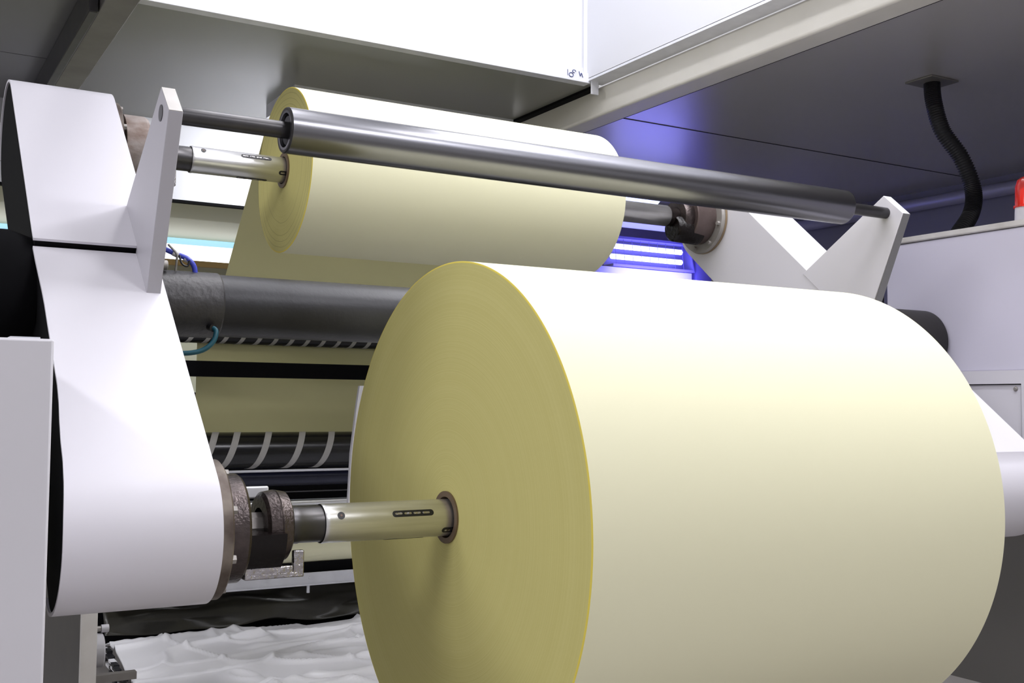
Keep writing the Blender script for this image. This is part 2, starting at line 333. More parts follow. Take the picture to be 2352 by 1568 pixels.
# left arm: black body, white wrap-around cover plates
RL, RU = 0.128, 0.143
body = [sn(0.0, RL-0.02)]+[sn(-HL*i/8, RL-0.006) for i in range(1, 8)]+arc(A1, RL-0.006, na, na+PI, 24)+[sn(-HL*0.5, -RL+0.006), sn(HL*0.5, -RL+0.006)]+arc(A2, RU-0.006, na+PI, na+2*PI, 20)+[sn(0.001, RU-0.006)]
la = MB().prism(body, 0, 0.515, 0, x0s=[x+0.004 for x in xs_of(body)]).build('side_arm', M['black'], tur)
la['label'] = 'left turret arm with white cover plates and black left side'
def strip_plate(outer, inner, x1):
    poly = outer+list(reversed(inner)); mb = MB(); n = len(outer); X = xs_of(outer)
    vs = []
    for i in range(n):
        vs += [(X[i], *outer[i]), (x1, *outer[i]), (x1, *inner[i]), (X[i], *inner[i])]
    fs = []
    for i in range(n-1):
        a = 4*i; b = a+4
        fs += [(a, b, b+1, a+1), (a+1, b+1, b+2, a+2), (a+2, b+2, b+3, a+3), (a+3, b+3, b, a)]
    fs += [(0, 1, 2, 3), (4*n-1, 4*n-2, 4*n-3, 4*n-4)]
    return mb.add(vs, fs)
def wrap(R, s_from, s_c, c, a0, a1, n_lin=14, t=0.006):
    o = [sn(s_from+(s_c-s_from)*i/n_lin, R) for i in range(n_lin)]+arc(c, R, a0, a1, 40)
    i_ = [sn(s_from+(s_c-s_from)*i/n_lin, R-t) for i in range(n_lin)]+arc(c, R-t, a0, a1, 40)
    return o, i_
o_, i_ = wrap(RL, -0.006, -HL, A1, na, na+PI*0.93); 
cp = strip_plate(o_, i_, 0.52).build('cover_plate', M['white'], la, smooth=50)
o_ = [sn(0.001+(HL-0.004)*i/10, RU) for i in range(10)]+arc(A2, RU, na-0.01, na-PI*0.8, 30); i_ = [sn(0.001+(HL-0.004)*i/10, RU-0.006) for i in range(10)]+arc(A2, RU-0.006, na-0.01, na-PI*0.8, 30)
cp = strip_plate(o_, i_, 0.52).build('cover_plate', M['white'], la, smooth=50)
# right arm, white all round
ra_poly = [sn(HL*i/6, RU) for i in range(-6, 7)]+arc(A2, RU, na, na-PI, 24)[1:]+[sn(HL*0.5, -0.138), sn(-HL*0.5, -0.132)]+arc(A1, 0.130, na+PI, na, 24)[:-1]
ra = MB().prism(ra_poly, 2.55, 2.752).build('side_arm', M['white'], tur, bevel=0.0015, smooth=30)
ra['label'] = 'right turret arm, white on its face and edges'
# guide brackets standing on the arms
kp = [sn(0.049, 0.486), sn(-0.043, 0.484), sn(-0.149, 0.125), sn(0.168, 0.125)]
kb = MB().prism(kp, 0.480, 0.508).build('guide_bracket', mat('worn_grey_enamel', (0.43, 0.42, 0.46), 0.45, 0, 0.25, 9, col2=(0.36, 0.35, 0.36)), tur, bevel=0.0012)
PIN = (2.1885, 0.5663)
MB().cyl(0.4785, 0.482, 0.0165, PIN, 32).build('pin', M['darkrod'], kb)
tipc = MB().prism([sn(0.0485, 0.4862), sn(-0.0425, 0.4842), sn(-0.0428, 0.4855), sn(0.0488, 0.4875)], 0.481, 0.507).build('tip_face', M['worn'], kb)
kb2 = MB().prism(kp, 2.5488, 2.580).build('guide_bracket', M['white'], tur, bevel=0.0012)
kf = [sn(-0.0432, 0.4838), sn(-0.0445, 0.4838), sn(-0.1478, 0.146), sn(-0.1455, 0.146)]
MB().prism(kf, 2.5505, 2.5785).build('edge_shade', mat('shaded_grey_edge', (0.22, 0.22, 0.22), 0.5, 0.2), kb2)  # darker grey stands in for the shade on this downward edge
# central tube
ax = MB().cyl(0.52, 2.56, 0.0700, TC, 96).build('axle_tube', M['pipe'], tur)
ec = MB().lathe([(0.515, 0.03), (0.515, 0.0735), (0.672, 0.0735), (0.676, 0.0705), (0.676, 0.03)], TC, 96).build('end_collar', mat('rough_cast_collar', (0.075, 0.072, 0.074), 0.42, 0.4, 0.6, 14, bump=0.35, bump_scale=80, col2=(0.035, 0.035, 0.037)), ax)
nb = (TC[0]-0.052, TC[1]-0.052)
MB().tube([(0.648, nb[0], nb[1]), (0.650, nb[0]-0.022, nb[1]-0.004)], 0.0085, 16).build('hose_fitting', M['rubber'], ax)
MB().lathe([(0.52, 0.0001), (0.52, 0.011), (0.556, 0.011), (0.558, 0.009), (0.558, 0.0001)], (TC[0]-0.03, TC[1]+0.081), 20).build('bolt_stub', M['flange'], ax)
# bearing housings outside the arms
hb = MB().lathe([(0.02, 0.0001), (0.02, 0.10), (0.10, 0.135), (0.24, 0.135), (0.285, 0.12), (0.285, 0.0001)], TC, 64)
hb.build('bearing_housing', M['black'], tur)
hb = MB().lathe([(2.75, 0.0001), (2.75, 0.09), (2.80, 0.108), (3.045, 0.108), (3.045, 0.0001)], TC, 64)
hb.build('bearing_housing', M['blackpaint'], tur)

# guide roller between the brackets
gr = thing('guide_roller', (0.5, PIN[0], PIN[1]-0.048), 'long bare steel guide roller held between the two white brackets', 'roller')
MB().lathe([(0.748, 0.026), (0.742, 0.034), (0.732, 0.036), (0.732, 0.0455), (0.735, 0.0482), (2.372, 0.0482), (2.379, 0.043), (2.379, 0.018)], PIN, 128).build('roller_shell', M['roller'], gr)
MB().lathe([(0.7325, 0.0362), (0.7315, 0.0465), (0.7345, 0.0483)], PIN, 96).build('end_ring', M['blackpaint'], gr)
be = MB().lathe([(0.739, 0.017), (0.737, 0.030), (0.748, 0.033), (0.752, 0.036)], PIN, 64).build('end_bearing', M['rubber'], gr)
MB().cyl(0.5085, 0.76, 0.0178, PIN, 40).build('shaft', M['darkrod'], gr)
MB().cyl(2.37, 2.549, 0.0165, PIN, 40).build('shaft', M['darkrod'], gr)

# ------------------------------------------------------------------ paper rolls
def paper_roll(c, R, rc, x0, x1, label, n, em):
    t = thing('paper_roll', (x0, c[0], c[1]), label, 'paper roll')
    e = 0.0022
    prof = [(x0+0.02, rc), (x0, rc), (x0, R-e-0.0012), (x0, R-e), (x0+e*0.7, R), (x1-e, R), (x1, R-e), (x1, rc), (x1-0.02, rc), (x0+0.02, rc)]
    MB().lathe(prof, c, n, [1, 1, 2, 2, 0, 0, 1, 1, 1]).build('wound_paper', [M['paper'], em, M['rimpaper']], t, smooth=40)
    MB().lathe([(x0+0.06, rc-0.010), (x0-0.004, rc-0.010), (x0-0.004, rc+0.001), (x0+0.06, rc+0.001)], c, 64).build('core', M['core'], t)
    return t
r1 = paper_roll(A1, 0.5075, 0.0505, 1.0, 2.032, 'huge pale yellow paper roll filling the right foreground', 360, M['edge'])
r2 = paper_roll(A2, 0.2340, 0.0490, 1.0, 2.032, 'smaller pale yellow paper roll under the ceiling, behind the steel guide roller', 256, M['edge_far'])

# ------------------------------------------------------------------ expanding shafts through the roll cores
def roll_shaft(c, x0, x1, label):
    t = thing('roll_shaft', (x0, c[0], c[1]), label, 'shaft', 'expanding shafts')
    MB().lathe([(0.738, 0.0345), (0.735, 0.0362), (0.739, 0.0372), (0.744, 0.0362), (x1-0.004, 0.0362), (x1, 0.034)], c, 96).build('sleeve', M['chrome'], t)
    MB().lathe([(x0, 0.0001), (x0, 0.0335), (0.672, 0.0345), (0.690, 0.0345), (0.692, 0.0335), (0.74, 0.0335)], c, 64).build('journal', M['darkrod'], t)
    MB().lathe([(x1-0.01, 0.0335), (x1+0.06, 0.0335), (x1+0.06, 0.0001)], c, 48).build('journal', M['greasy'], t)
    def on(a, r): return Vector((0, c[0]+r*math.cos(a), c[1]+r*math.sin(a)))
    def key(a, xa, xb, w, name):
        # a stadium-shaped slot lying on the sleeve, with ribbed key bars in it
        nrm = on(a, 1)-on(a, 0); tg = Vector((0, -math.sin(a), math.cos(a)))
        def stad(mb, r0, r1, x0_, x1_, hw):
            pts = [(x1_-hw+hw*math.cos(q), hw*math.sin(q)) for q in [(-PI/2+PI*i/8) for i in range(9)]]+[(x0_+hw+hw*math.cos(q), hw*math.sin(q)) for q in [(PI/2+PI*i/8) for i in range(9)]]
            n = len(pts)
            vs = [Vector((px, 0, 0))+on(a, r0)+tg*py for px, py in pts]+[Vector((px, 0, 0))+on(a, r1)+tg*py for px, py in pts]
            mb.add(vs, [tuple(range(n)), tuple(reversed(range(n, 2*n)))]+[(i, (i+1) % n, n+(i+1) % n, n+i) for i in range(n)])
        s_ = MB(); stad(s_, 0.033, 0.0364, xa, xb, w/2)
        so = s_.build('key_slot', M['rubber'], t)
        L = xb-xa; q = MB()
        for i in range(4):
            a0 = xa+w*0.4+(L-w*0.8)*i/4; a1 = xa+w*0.4+(L-w*0.8)*(i+0.8)/4
            stad(q, 0.034, 0.0372, a0, a1, w*0.16)
        q.build('key_bar', M['foil'], so)
    toward = math.atan2(-c[1], -c[0])   # the side that faces the viewer's place
    up_ = PI-0.42 if c[1] < 0 else PI-0.62
    key(up_, 0.868, 0.955, 0.0125, 'k'); key(up_+2.05, 0.862, 0.950, 0.0125, 'k'); key(up_+1.05, 0.975, 1.05, 0.0125, 'k')
    a = up_-0.05
    nrm = on(a, 1)-on(a, 0); p = Vector((0.765, 0, 0))+on(a, 0.0355)
    MB().tube([p, p+nrm*0.0014], 0.0072, 24).build('screw', M['rubber'], t)
    p2 = p+nrm*0.0014
    MB().tube([p2, p2+nrm*0.0006], 0.0026, 6).build('screw_socket', M['rust'], t)
    return t
roll_shaft(A1, 0.64, 2.375, 'bright steel shaft with key slots entering the core of the huge roll')
roll_shaft(A2, 0.64, 2.375, 'bright steel shaft with key slots entering the core of the smaller upper roll')

# ------------------------------------------------------------------ safety chucks
def hexbolt(x, c, a, r, s, x_h):
    y, z = c[0]+r*math.cos(a), c[1]+r*math.sin(a)
    return MB().lathe([(x, 0.0001), (x, s), (x+x_h, s*0.96), (x+x_h, 0.0001)], (y, z), 6)
def chuck(c, label):
    t = thing('shaft_chuck', (0.521, c[0], c[1]), label, 'chuck', 'left safety chucks')
    f = MB().lathe([(0.521, 0.03), (0.521, 0.1225), (0.538, 0.1225), (0.541, 0.119), (0.541, 0.03)], c, 96).build('flange', M['rim'], t)
    for i in range(8): hexbolt(0.541, c, PI/8+i*PI/4, 0.108, 0.008, 0.008).build('bolt', M['flange'], f)
    MB().lathe([(0.541, 0.05), (0.541, 0.0965), (0.574, 0.0965), (0.579, 0.0925), (0.579, 0.03)], c, 96).build('hub', M['greasy'], t)
    MB().cyl(0.579, 0.63, 0.026, (c[0], c[1]), 8).build('drive_square', M['flange'], t)
    j = MB()
    j.lathe([(0.579, 0.0001), (0.579, 0.070), (0.640, 0.070), (0.640, 0.0001)], (c[0]+0.012, c[1]-0.010), 40)
    # keep only the rear lower half of the jaw block
    j2 = MB()
    pts = [(c[0]+0.085*math.cos(q), c[1]+0.085*math.sin(q)) for q in [(PI*1.02+PI*0.95*i/20) for i in range(21)]]
    pin = [(c[0]+0.034*math.cos(q), c[1]+0.034*math.sin(q)) for q in [(PI*1.97-PI*0.95*i/20) for i in range(21)]]
    n = 42; P = pts+pin
    vs = [(0.579, *p) for p in P]+[(0.645, *p) for p in P]; fs = []
    for i in range(20):
        a, b = i, i+1; a2, b2 = 41-i, 40-i
        fs += [(a, b, b2, a2), (42+a, 42+a2, 42+b2, 42+b), (a, 42+a, 42+b, b), (a2, b2, 42+b2, 42+a2)]
    fs += [(0, 41, 83, 42), (20, 62, 63, 21)]
    j2.add(vs, fs).build('jaw', M['grease'], t)
    MB().lathe([(0.619, 0.034), (0.619, 0.056), (0.624, 0.0625), (0.643, 0.0655), (0.6445, 0.0645), (0.646, 0.0655), (0.664, 0.062), (0.668, 0.056), (0.668, 0.034)], c, 96).build('collar', M['greasy'], t)
    b = MB().box(0.58, 0.688, c[0]-0.052, c[0]+0.03, c[1]-0.087, c[1]-0.077).box(0.668, 0.688, c[0]-0.052, c[0]-0.040, c[1]-0.08, c[1]-0.040).box(0.58, 0.668, c[0]-0.052, c[0]-0.046, c[1]-0.080, c[1]-0.066)
    b.build('bracket', M['foil'], t, bevel=0.002)
    b = MB().box(0.575, 0.655, c[0]+0.055, c[0]+0.062, c[1]+0.046, c[1]+0.068)
    bb = b.build('bracket', M['alu'], t, bevel=0.003)
    for i in range(2): MB().tube([(0.597+0.011*i, c[0]+0.0545, c[1]+0.057), (0.597+0.011*i, c[0]+0.056, c[1]+0.057)], 0.0028, 12).build('hole', M['rubber'], bb)
    return t
ck = chuck(A1, 'greasy iron chuck on the left arm holding the shaft of the huge roll')
ck2 = copy_tree(ck, None, (0, A2[0]-A1[0], A2[1]-A1[1])); ck2['label'] = 'rust-streaked chuck half hidden behind the top of the left arm and bracket'
for ch in ck2.children:
    if ch.name.startswith('hub') or ch.name.startswith('collar'):
        if ch.name.startswith('hub'): ch.scale.x = 1.6
        ch.data = ch.data.copy(); ch.data.materials[0] = M['rust']
def chuck_right(c):
    t = thing('shaft_chuck', (2.549, c[0], c[1]), 'brown iron chuck on the right arm holding the shaft of the upper roll', 'chuck')
    f = MB().lathe([(2.549, 0.03), (2.549, 0.119), (2.538, 0.119), (2.536, 0.117), (2.528, 0.115), (2.528, 0.03)], c, 96).build('flange', M['flange'], t)
    MB().lathe([(2.549, 0.1186), (2.549, 0.1202), (2.541, 0.1202), (2.541, 0.1186)], c, 96).build('flange_edge', mat('tan_worn_edge', (0.30, 0.22, 0.13), 0.5, 0.2, 0.5, 20), f)
    for i in range(8):
        y, z = c[0]+0.102*math.cos(i*PI/4+0.25), c[1]+0.102*math.sin(i*PI/4+0.25)
        MB().lathe([(2.528, 0.0075), (2.519, 0.0072), (2.519, 0.0001)], (y, z), 6).build('bolt', M['flange'], f)
    MB().lathe([(2.53, 0.088), (2.515, 0.088), (2.455, 0.083), (2.452, 0.080), (2.452, 0.03)], c, 96).build('hub', mat('brown_iron', (0.16, 0.12, 0.115), 0.4, 0.6, 0.6, 16, bump=0.4, col2=(0.09, 0.07, 0.065)), t)
    MB().lathe([(2.455, 0.0635), (2.448, 0.066), (2.425, 0.0655), (2.415, 0.060), (2.413, 0.034)], c, 64).build('collar', M['greasy'], t)
    MB().lathe([(2.50, 0.0001), (2.50, 0.050), (2.40, 0.046), (2.392, 0.040), (2.392, 0.0001)], (c[0]-0.012, c[1]-0.043), 48).build('jaw', M['grease'], t)
    MB().lathe([(2.376, 0.0001), (2.376, 0.0335), (2.415, 0.0335)], c, 48).build('journal', M['greasy'], t)
chuck_right(A2)

# ------------------------------------------------------------------ paper web and the rollers behind
tgt = Vector((3.560, 0.412)); cc = Vector(A2); d = cc-tgt; D = d.length; R2 = 0.2345
al = math.asin(R2/D); bd = math.atan2(d.y, d.x)
L = math.sqrt(D*D-R2*R2); cand = [tgt+Vector((math.cos(bd+s*al), math.sin(bd+s*al)))*L for s in (-1, 1)]
tp = max(cand, key=lambda p: p.y+p.x)
S1 = (3.872, 0.226); TR = (3.834, -0.171)
wp = [tp+(tgt-tp)*i/8 for i in range(9)]
wp += [Vector((3.72, 0.325)), Vector((3.85, 0.258)), Vector((3.884, 0.246)), Vector((3.894, 0.232)), Vector((3.897, 0.20)), Vector((3.899, 0.05)), Vector((3.901, -0.08)), Vector((3.902, -0.16)), Vector((3.902, -0.20))]
wb = MB()
n = len(wp); vs = []
for p in wp: vs += [(1.0, p.x, p.y), (2.032, p.x, p.y)]
for p in wp: vs += [(1.0, p.x+0.0012, p.y-0.0008), (2.032, p.x+0.0012, p.y-0.0008)]
fs = []
for i in range(n-1): a = 2*i; fs += [(a, a+1, a+3, a+2), (2*n+a+2, 2*n+a+3, 2*n+a+1, 2*n+a), (a, a+2, 2*n+a+2, 2*n+a), (a+3, a+1, 2*n+a+1, 2*n+a+3)]
tag(wb.add(vs, fs).build('paper_web', M['web']), 'wide yellow paper sheet running down from the upper roll behind the dark tube', 'paper')

def taped(c, R, x0, x1, xs, w, shift, name, label, turns, a0, mtl):
    t = thing(name, (x0, c[0], c[1]), label, 'roller')
    MB().cyl(x0, x1, R, c, 64, 0.003).build('roller_tube', mtl, t)
    for x in xs:
        b = MB(); vs = []; N = 24
        for i in range(N+1):
            a = a0+turns*i/N; q = shift*i/N
            for (dx, r) in ((0, R), (w, R), (w, R+0.0008), (0, R+0.0008)): vs.append((x+dx+q, c[0]+r*math.cos(a), c[1]+r*math.sin(a)))
        fs = []
        for i in range(N):
            p = 4*i; r_ = p+4
            fs += [(p, p+1, r_+1, r_), (p+1, p+2, r_+2, r_+1), (p+2, p+3, r_+3, r_+2), (p+3, p, r_, r_+3)]
        b.add(vs, fs+[(0, 3, 2, 1), (4*N, 4*N+1, 4*N+2, 4*N+3)]).build('tape_band', M['tape'], t)
    return t
taped(TR, 0.0645, 0.718, 2.302, [0.97, 1.045, 1.122, 1.235, 1.360, 1.472], 0.024, -0.075, 'taped_roller', 'black roller wrapped with broad grey tape bands, below the paper sheet', PI*1.0, PI*0.5, M['gloss'])
taped(S1, 0.0205, 0.718, 2.302, [0.98+0.0605*i for i in range(14)], 0.016, -0.04, 'striped_roller', 'thin black roller with many pale tape stripes under the dark tube', PI*1.0, PI*0.55, M['rubber'])
def bar(name, mb, m_, label, cat): return tag(mb.build(name, m_, bevel=0), label, cat)
st = thing('roller_stand', (1.5, 4.2, FZ), 'black steel stand carrying the dark rollers behind and below the central tube', 'stand')
MB().box(0.60, 3.0, 4.25, 4.30, FZ, 0.035).build('back_panel', M['black'], st)
for x in (0.690, 2.302): MB().box(x, x+0.028, 3.75, 4.252, -0.66, 0.30).build('side_plate', M['black'], st)
MB().box(0.71, 2.31, 3.80, 3.84, 0.0865, 0.1405).build('cross_bar', M['black'], st)
MB().box(0.71, 2.31, 3.90, 3.96, -0.628, -0.588).build('lower_beam', M['black'], st)
MB().cyl(0.71, 2.31, 0.0045, (3.79, -0.2425), 20).build('steel_rod', M['alu'], st)
MB().cyl(0.71, 2.31, 0.0125, (3.84, -0.362), 32).build('tie_tube', M['chrome'], st)
MB().cyl(0.71, 2.31, 0.003, (3.84, -0.322), 16).build('thin_rod', M['darkrod'], st)
bar('idler_roller', MB().cyl(0.718, 2.302, 0.027, (3.86, -0.275), 48, 0.003), M['bluerubber'], 'navy black rubber roller below the taped roller', 'roller')
pd = MB().lathe([(0.718, 0.0001), (0.718, 0.03), (0.95, 0.03), (0.95, 0.046), (2.1, 0.046), (2.1, 0.03), (2.302, 0.03), (2.302, 0.0001)], (3.93, -0.548), 64)
tag(pd.build('paper_drum', M['paper']), 'roller wrapped in pale yellow paper, below the near shaft', 'roller')
rail = thing('white_rail', (0.7, 3.88, -0.67), 'white angle rail with small screws along the bottom of the machine', 'rail')
MB().box(0.722, 2.298, 3.872, 3.878, -0.664, -0.622).box(0.722, 2.298, 3.864, 3.878, -0.668, -0.662).build('rail_profile', M['alu'], rail, bevel=0.0015)
for i in range(8): MB().tube([(0.93+0.165*i, 3.868, -0.640), (0.93+0.165*i, 3.873, -0.640)], 0.0055, 12).build('screw', M['alu'], rail)
bar('rail_peg', MB().tube([(1.42, 3.876, -0.668), (1.42, 3.876, -0.695)], 0.006, 12), M['alu'], 'small pale peg hanging under the white rail', 'peg')
bar('guard_plate', MB().add([(1.246, 3.0, 0.050), (1.50, 3.0, 0.060), (1.50, 3.0, -0.30), (1.2145, 3.0, -0.32), (1.222, 3.0, -0.146), (1.238, 3.0, -0.006),
     (1.246, 3.012, 0.050), (1.50, 3.012, 0.060), (1.50, 3.012, -0.30), (1.2145, 3.012, -0.32), (1.222, 3.012, -0.146), (1.238, 3.012, -0.006)],
     [(0, 1, 2, 3, 4, 5), (11, 10, 9, 8, 7, 6)]+[(i, (i+1) % 6, 6+(i+1) % 6, 6+i) for i in range(6)]), M['cabinet'], 'thin light grey plate peeping out behind the left edge of the huge roll', 'plate')

# ------------------------------------------------------------------ sheets under the machine
def sheet(name, m_, X0, X1, Y0, Y1, nx, ny, fz, label, thick=0.004):
    mb = MB(); vs = []; fs = []
    for j in range(ny+1):
        for i in range(nx+1):
            u, v = i/nx, j/ny; x = X0(v)+(X1-X0(v))*u; y = Y0+(Y1-Y0)*v; vs.append((x, *fz(x, y, v)))
    N = len(vs); vs += [(p[0], p[1], p[2]-thick) for p in vs]
    for j in range(ny):
        for i in range(nx):
            a = j*(nx+1)+i; q = (a, a+1, a+nx+2, a+nx+1); fs.append(q); fs.append(tuple(reversed([k+N for k in q])))
    for i in range(nx): 
        fs.append((i, N+i, N+i+1, i+1)); a = ny*(nx+1)+i; fs.append((a, a+1, N+a+1, N+a))
    for j in range(ny):
        a = j*(nx+1); fs.append((a, a+nx+1, N+a+nx+1, N+a)); a += nx; fs.append((a, N+a, N+a+nx+1, a+nx+1))
    return tag(mb.add(vs, fs).build(name, m_, smooth=180), label, 'sheet')
def wr(x, y, s, a): 
    q = noise.noise(Vector((x*s, y*s*0.6, 1.7))); r = noise.noise(Vector((x*s*2.3+5, y*s*1.7, 4.1)))
    return a*(abs(q)*1.4+0.5*abs(r))
def fz_white(x, y, v):
    z = -0.790+0.030*noise.noise(Vector((x*1.3, y*1.6, 9)))
    for k, (sx, sy, w_, h_) in enumerate(((2.2, 3.4, 0.10, 0.016), (4.6, 2.1, 0.08, 0.010), (1.4, 6.0, 0.09, 0.010))):
        q = abs(noise.noise(Vector((x*sx+y*0.8*k, y*sy-x*0.5*k, 3.3+k*5))))
        if q < w_: z += h_*(1-q/w_)**1.5
    if v > 0.93: z -= (v-0.93)*0.35
    return (y, z)
def x_edge(v): return 0.655+0.055*v+0.008*math.sin(v*9)
sheet('white_plastic_sheet', M['sheet'], x_edge, 2.6, 2.35, 3.92, 240, 200, fz_white, 'crumpled white plastic sheet lying under the machine', 0.006)
def fz_black(x, y, v):
    zz = -0.80+(0.135)*v; yy = 3.94+0.13*v*v+0.02*noise.noise(Vector((x*4, v*3, 2)))
    return (yy, zz+0.02*noise.noise(Vector((x*5+3, v*4, 7)))+ (0 if v < 0.8 else -0.03*(v-0.8)*noise.noise(Vector((x*3, 1, 1)))))
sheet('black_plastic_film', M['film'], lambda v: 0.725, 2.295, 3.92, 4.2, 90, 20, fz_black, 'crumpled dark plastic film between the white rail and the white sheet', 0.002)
# ragged film bundle along the left edge of the white sheet
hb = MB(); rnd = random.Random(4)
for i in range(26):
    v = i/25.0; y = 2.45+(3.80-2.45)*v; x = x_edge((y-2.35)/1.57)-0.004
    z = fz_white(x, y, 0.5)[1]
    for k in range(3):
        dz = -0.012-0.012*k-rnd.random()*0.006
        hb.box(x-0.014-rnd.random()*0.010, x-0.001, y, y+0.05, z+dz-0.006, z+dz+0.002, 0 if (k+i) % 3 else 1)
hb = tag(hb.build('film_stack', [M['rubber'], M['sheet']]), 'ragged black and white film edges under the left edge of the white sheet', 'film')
# supports at the lower left
bar('stand_plate', MB().box(0.405, 0.432, 2.46, 3.2, FZ, -0.36), M['darkrod'], 'upright plate below the left turret arm, its shade put in as dark colour', 'plate')  # shade on the plate's side is put into the dark colour
bar('stand_edge', MB().box(0.403, 0.434, 2.440, 2.459, FZ, -0.36), M['worn'], 'pale upright flat bar on the front edge of the shaded dark plate', 'bar')
sr = thing('small_roller', (0.44, 2.9, -0.62), 'small white roller behind the pale upright bar', 'roller')
MB().cyl(0.434, 0.535, 0.042, (2.93, -0.625), 32, 0.003).build('roller_tube', M['cabinet'], sr)
MB().tube([(0.434, 2.93, -0.572), (0.53, 2.93, -0.572)], 0.007, 10).build('rod', M['flange'], sr)
MB().tube([(0.53, 2.93, -0.572), (0.548, 2.93, -0.572)], 0.010, 12).build('cap', M['white'], sr)
bar('cross_bracket', MB().box(0.436, 0.605, 2.86, 2.885, -0.690, -0.672), M['flange'], 'narrow grey bracket from the upright bar to the white sheet', 'bracket')
bar('conduit_stub', MB().tube([(0.30, 2.35, -0.42), (0.30, 2.35, -0.62)], 0.011, 16), M['oldbeam'], 'short grey tube between the left cabinet and the dark plate', 'tube')

# ------------------------------------------------------------------ cabinets
cb = MB().box(-0.75, 0.2315, 1.70, 2.20, FZ, 0.0885)
o = cb.build('side_cabinet', M['cabinet'], bevel=0.004); tag(o, 'grey white machine cabinet at the left edge of the picture', 'cabinet')
bar('cabinet_hinge', MB().box(0.175, 0.215, 1.72, 1.76, 0.0885, 0.0915), M['alu'], 'tiny strip of bare metal on top of the left cabinet', 'strip')
mc = thing('machine_cabinet', (3.05, 1.5, FZ), 'tall lilac white machine cabinet at the right with a recessed screwed panel', 'cabinet')
MX = 3.05
MB().box(MX+0.004, MX+0.9, 0.9, 2.62, 0.118, 0.560).build('upper_panel', M['lilac'], mc, bevel=0.003)
MB().box(MX-0.004, MX+0.92, 0.9, 2.63, 0.562, 0.582).build('top_rim', M['worn'], mc, bevel=0.004)
fr = MB().box(MX, MX+0.9, 0.9, 2.62, 0.076, 0.118).box(MX, MX+0.9, 0.9, 2.108, -0.225, 0.076).box(MX+0.012, MX+0.9, 2.108, 2.62, -0.225, 0.076)
fr.build('frame', M['white'], mc)
MB().box(MX+0.006, MX+0.011, 2.110, 2.60, -0.22, 0.0735).build('access_panel', M['white'], mc, bevel=0.001)
for (y, z) in ((2.131, 0.060), (2.131, -0.20)): MB().lathe([(MX+0.006, 0.008), (MX+0.003, 0.0065), (MX+0.001, 0.0045), (MX+0.001, 0.0001)], (y, z), 20).build('screw', M['flange'], mc)
MB().box(MX+0.002, MX+0.006, 2.105, 2.60, 0.0735, 0.0775).box(MX+0.002, MX+0.006, 2.105, 2.110, -0.22, 0.0775).build('panel_gap', M['black'], mc)
MB().box(MX+0.14, MX+0.9, 0.9, 2.62, FZ, -0.225).build('base', mat('shaded_grey_base', (0.16, 0.155, 0.15), 0.6), mc)  # dark grey puts the shadow on the base into its colour
# warning beacon on top
wbc = thing('warning_beacon', (3.14, 2.115, 0.582), 'red warning beacon with white foot on top of the lilac cabinet', 'beacon')
def zl(prof, x, y, n=40):
    mb = MB(); vs = []; fs = []
    for (z, r) in prof:
        for k in range(n): vs.append((x+r*math.cos(2*PI*k/n), y+r*math.sin(2*PI*k/n), z))
    for i in range(len(prof)-1):
        for k in range(n): fs.append((i*n+k, i*n+(k+1) % n, (i+1)*n+(k+1) % n, (i+1)*n+k))
    return mb.add(vs, fs)
bx_, by_ = 3.14, 2.140
zl([(0.582, 0.036), (0.634, 0.034), (0.634, 0.0001)], bx_, by_).build('foot', M['white'], wbc)
zl([(0.634, 0.038), (0.640, 0.0385), (0.641, 0.034), (0.70, 0.033), (0.722, 0.026), (0.731, 0.014), (0.733, 0.0001)], bx_, by_).build('lens', M['redlens'], wbc)
zl([(0.636, 0.012), (0.69, 0.012), (0.70, 0.0001)], bx_, by_, 16).build('bulb', emit('red_bulb', (1.0, 0.10, 0.05), 1.0), wbc)
# corrugated conduit from the ceiling to the machine
cd = thing('conduit_hose', (3.626, 2.876, 1.3), 'black corrugated hose hanging from the right ceiling to the lilac cabinet', 'hose')
path = bez([(3.626, 2.876, 1.305), (3.628, 2.870, 1.22), (3.645, 2.845, 1.10), (3.70, 2.80, 0.985), (3.735, 2.775, 0.86), (3.70, 2.76, 0.76), (3.60, 2.75, 0.66), (3.52, 2.74, 0.565)], 26)
fine = []
for a, b in zip(path, path[1:]): fine += [a, a.lerp(b, 0.5)]
fine.append(path[-1])
# ribs: two samples high, two samples low
rr = [0.0325 if (i//2) % 2 == 0 else 0.0285 for i in range(len(fine))]
MB().tube(fine, 0.037, 24, rr).build('hose_body', M['rubber'], cd, smooth=60)
MB().box(3.545, 3.705, 2.81, 2.94, 1.294, 1.3015).build('ceiling_plate', M['oldbeam'], cd, bevel=0.002)

# ------------------------------------------------------------------ lamps and units at the back right
uv = thing('ultraviolet_lamp', (4.15, 5.4, 0.84), 'violet lit lamp box with two glowing tubes behind the far roll', 'lamp')
S = 0.9
hx0, hx1 = 3.84, 4.46
fr = MB().box(hx0, hx1, 5.44, 5.46, 0.845, 1.02).box(hx0, hx1, 5.34, 5.46, 0.835, 0.85).box(hx0, hx1, 5.34, 5.46, 1.005, 1.02)
fr.add([(hx1, 5.34, 0.835), (hx1, 5.46, 0.835), (hx1, 5.46, 1.02), (hx1, 5.38, 1.02), (hx1+0.008, 5.34, 0.835), (hx1+0.008, 5.46, 0.835), (hx1+0.008, 5.46, 1.02), (hx1+0.008, 5.38, 1.02)],
       [(0, 1, 2, 3), (7, 6, 5, 4), (0, 4, 5, 1), (1, 5, 6, 2), (2, 6, 7, 3), (3, 7, 4, 0)])
fr.build('housing', M['uvbox'], uv)
for z in (0.966, 0.902): MB().cyl(hx0+0.02, hx1-0.045, 0.0165, (5.40, z), 24, 0.008).build('tube', M['uvtube'], uv)
wg = MB()
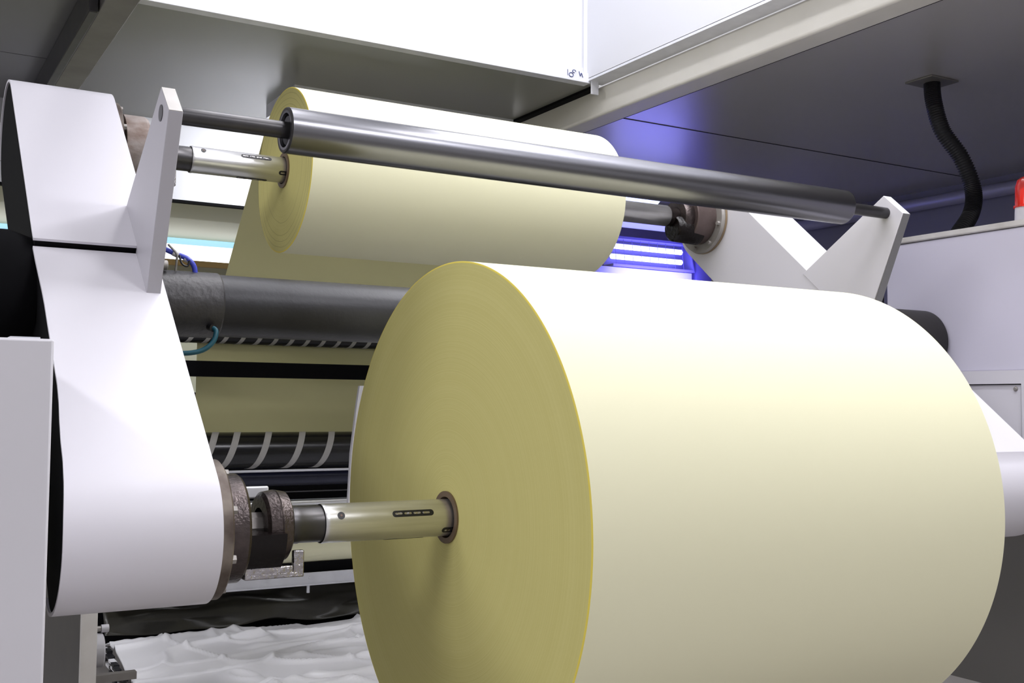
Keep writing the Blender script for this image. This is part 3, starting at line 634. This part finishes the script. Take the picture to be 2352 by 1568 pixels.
for i in range(9): wg.tube([(hx0+0.03+i*0.065, 5.352, 0.852), (hx0+0.03+i*0.065, 5.372, 1.005)], 0.0014, 6)
wg.build('wire_guard', M['uvbox'], uv)
bar('back_unit', MB().box(3.70, 4.46, 5.36, 5.8, FZ, 0.832), mat('pale_blue_unit', (0.33, 0.34, 0.42), 0.5), 'pale blue grey unit under the violet lamp box', 'cabinet')
bar('back_post', MB().box(4.50, 4.62, 5.36, 5.5, FZ, 1.30), M['uvbox'], 'dark post to the right of the violet lamp box', 'post')
bar('back_column', MB().box(4.66, 4.78, 5.5, 5.64, FZ, 1.30), M['lilac'], 'pale violet lit column beside the lower right turret arm', 'column')
bar('strip_light', MB().add([(3.6, 5.38, 1.290), (4.24, 5.38, 1.290), (4.24, 5.44, 1.248), (3.6, 5.44, 1.248), (3.6, 5.40, 1.296), (4.24, 5.40, 1.296), (4.24, 5.46, 1.254), (3.6, 5.46, 1.254)],
    [(0, 1, 2, 3), (7, 6, 5, 4), (0, 4, 5, 1), (1, 5, 6, 2), (2, 6, 7, 3), (3, 7, 4, 0)]), M['striplight'], 'bluish white strip light just above the right end of the far shaft', 'light')
bar('violet_strip', MB().box(3.6, 4.30, 5.40, 5.42, 1.09, 1.122), M['bluestrip'], 'dim violet glowing strip above the two-tube lamp box', 'light')
bar('back_shelf', MB().box(3.5, 4.46, 5.40, 5.6, 1.02, 1.085), M['uvbox'], 'dark violet shelf directly over the two-tube lamp box', 'shelf')
bar('cable_plug', MB().tube(bez([(3.70, 5.33, 0.98), (3.715, 5.33, 0.93), (3.70, 5.33, 0.88), (3.72, 5.33, 0.84)], 5), 0.013, 10), M['rubber'], 'black cable end left of the violet lamp box, beside the far roll', 'cable')

# ------------------------------------------------------------------ hoses on the central tube
bh = bez([(0.50, TC[0]-0.005, 0.345), (0.540, TC[0]-0.01, 0.340), (0.575, TC[0]-0.015, 0.327), (0.603, TC[0]-0.02, 0.316), (0.618, TC[0]-0.02, 0.300), (0.622, TC[0]-0.018, 0.278)], 10)
tag(MB().tube(bh, 0.0058, 14).build('air_hose', M['bluehose']), 'blue air hose curving onto the top of the dark central tube', 'hose')
tag(MB().tube(bez([(0.585, TC[0]-0.022, 0.322), (0.590, TC[0]-0.026, 0.304), (0.602, TC[0]-0.026, 0.299), (0.607, TC[0]-0.024, 0.312)], 8), 0.0024, 8).build('cable_loop', M['rubber']), 'thin black cable loop under the blue hose', 'cable')
tag(MB().tube(bez([(0.560, TC[0]-0.022, 0.345), (0.578, TC[0]-0.024, 0.325), (0.579, TC[0]-0.024, 0.308), (0.577, TC[0]-0.022, 0.282)], 8), 0.0026, 8).build('thin_cable', M['oldbeam']), 'thin grey cable rising from the dark tube beside the blue hose', 'cable')
tie = MB()
for (x, z) in ((0.578, 0.3265), (0.603, 0.316)): tie.tube([(x-0.006, TC[0]-0.017, z+0.002), (x+0.006, TC[0]-0.018, z-0.003)], 0.0075, 12)
tag(tie.build('cable_tie', M['cabinet']), 'whitish tape ties binding the blue hose', 'tie')
th = bez([(0.650, nb[0]-0.018, nb[1]-0.002), (0.655, nb[0]-0.026, nb[1]-0.012), (0.648, nb[0]-0.030, nb[1]-0.034), (0.628, nb[0]-0.030, nb[1]-0.052), (0.600, nb[0]-0.028, nb[1]-0.060), (0.56, nb[0]-0.02, nb[1]-0.062)], 10)
tag(MB().tube(th, 0.0055, 14).build('air_hose', M['teal']), 'teal air hose hanging from the underside of the dark central tube', 'hose')

for o in bpy.data.objects:
    if '_w' in o: del o['_w']
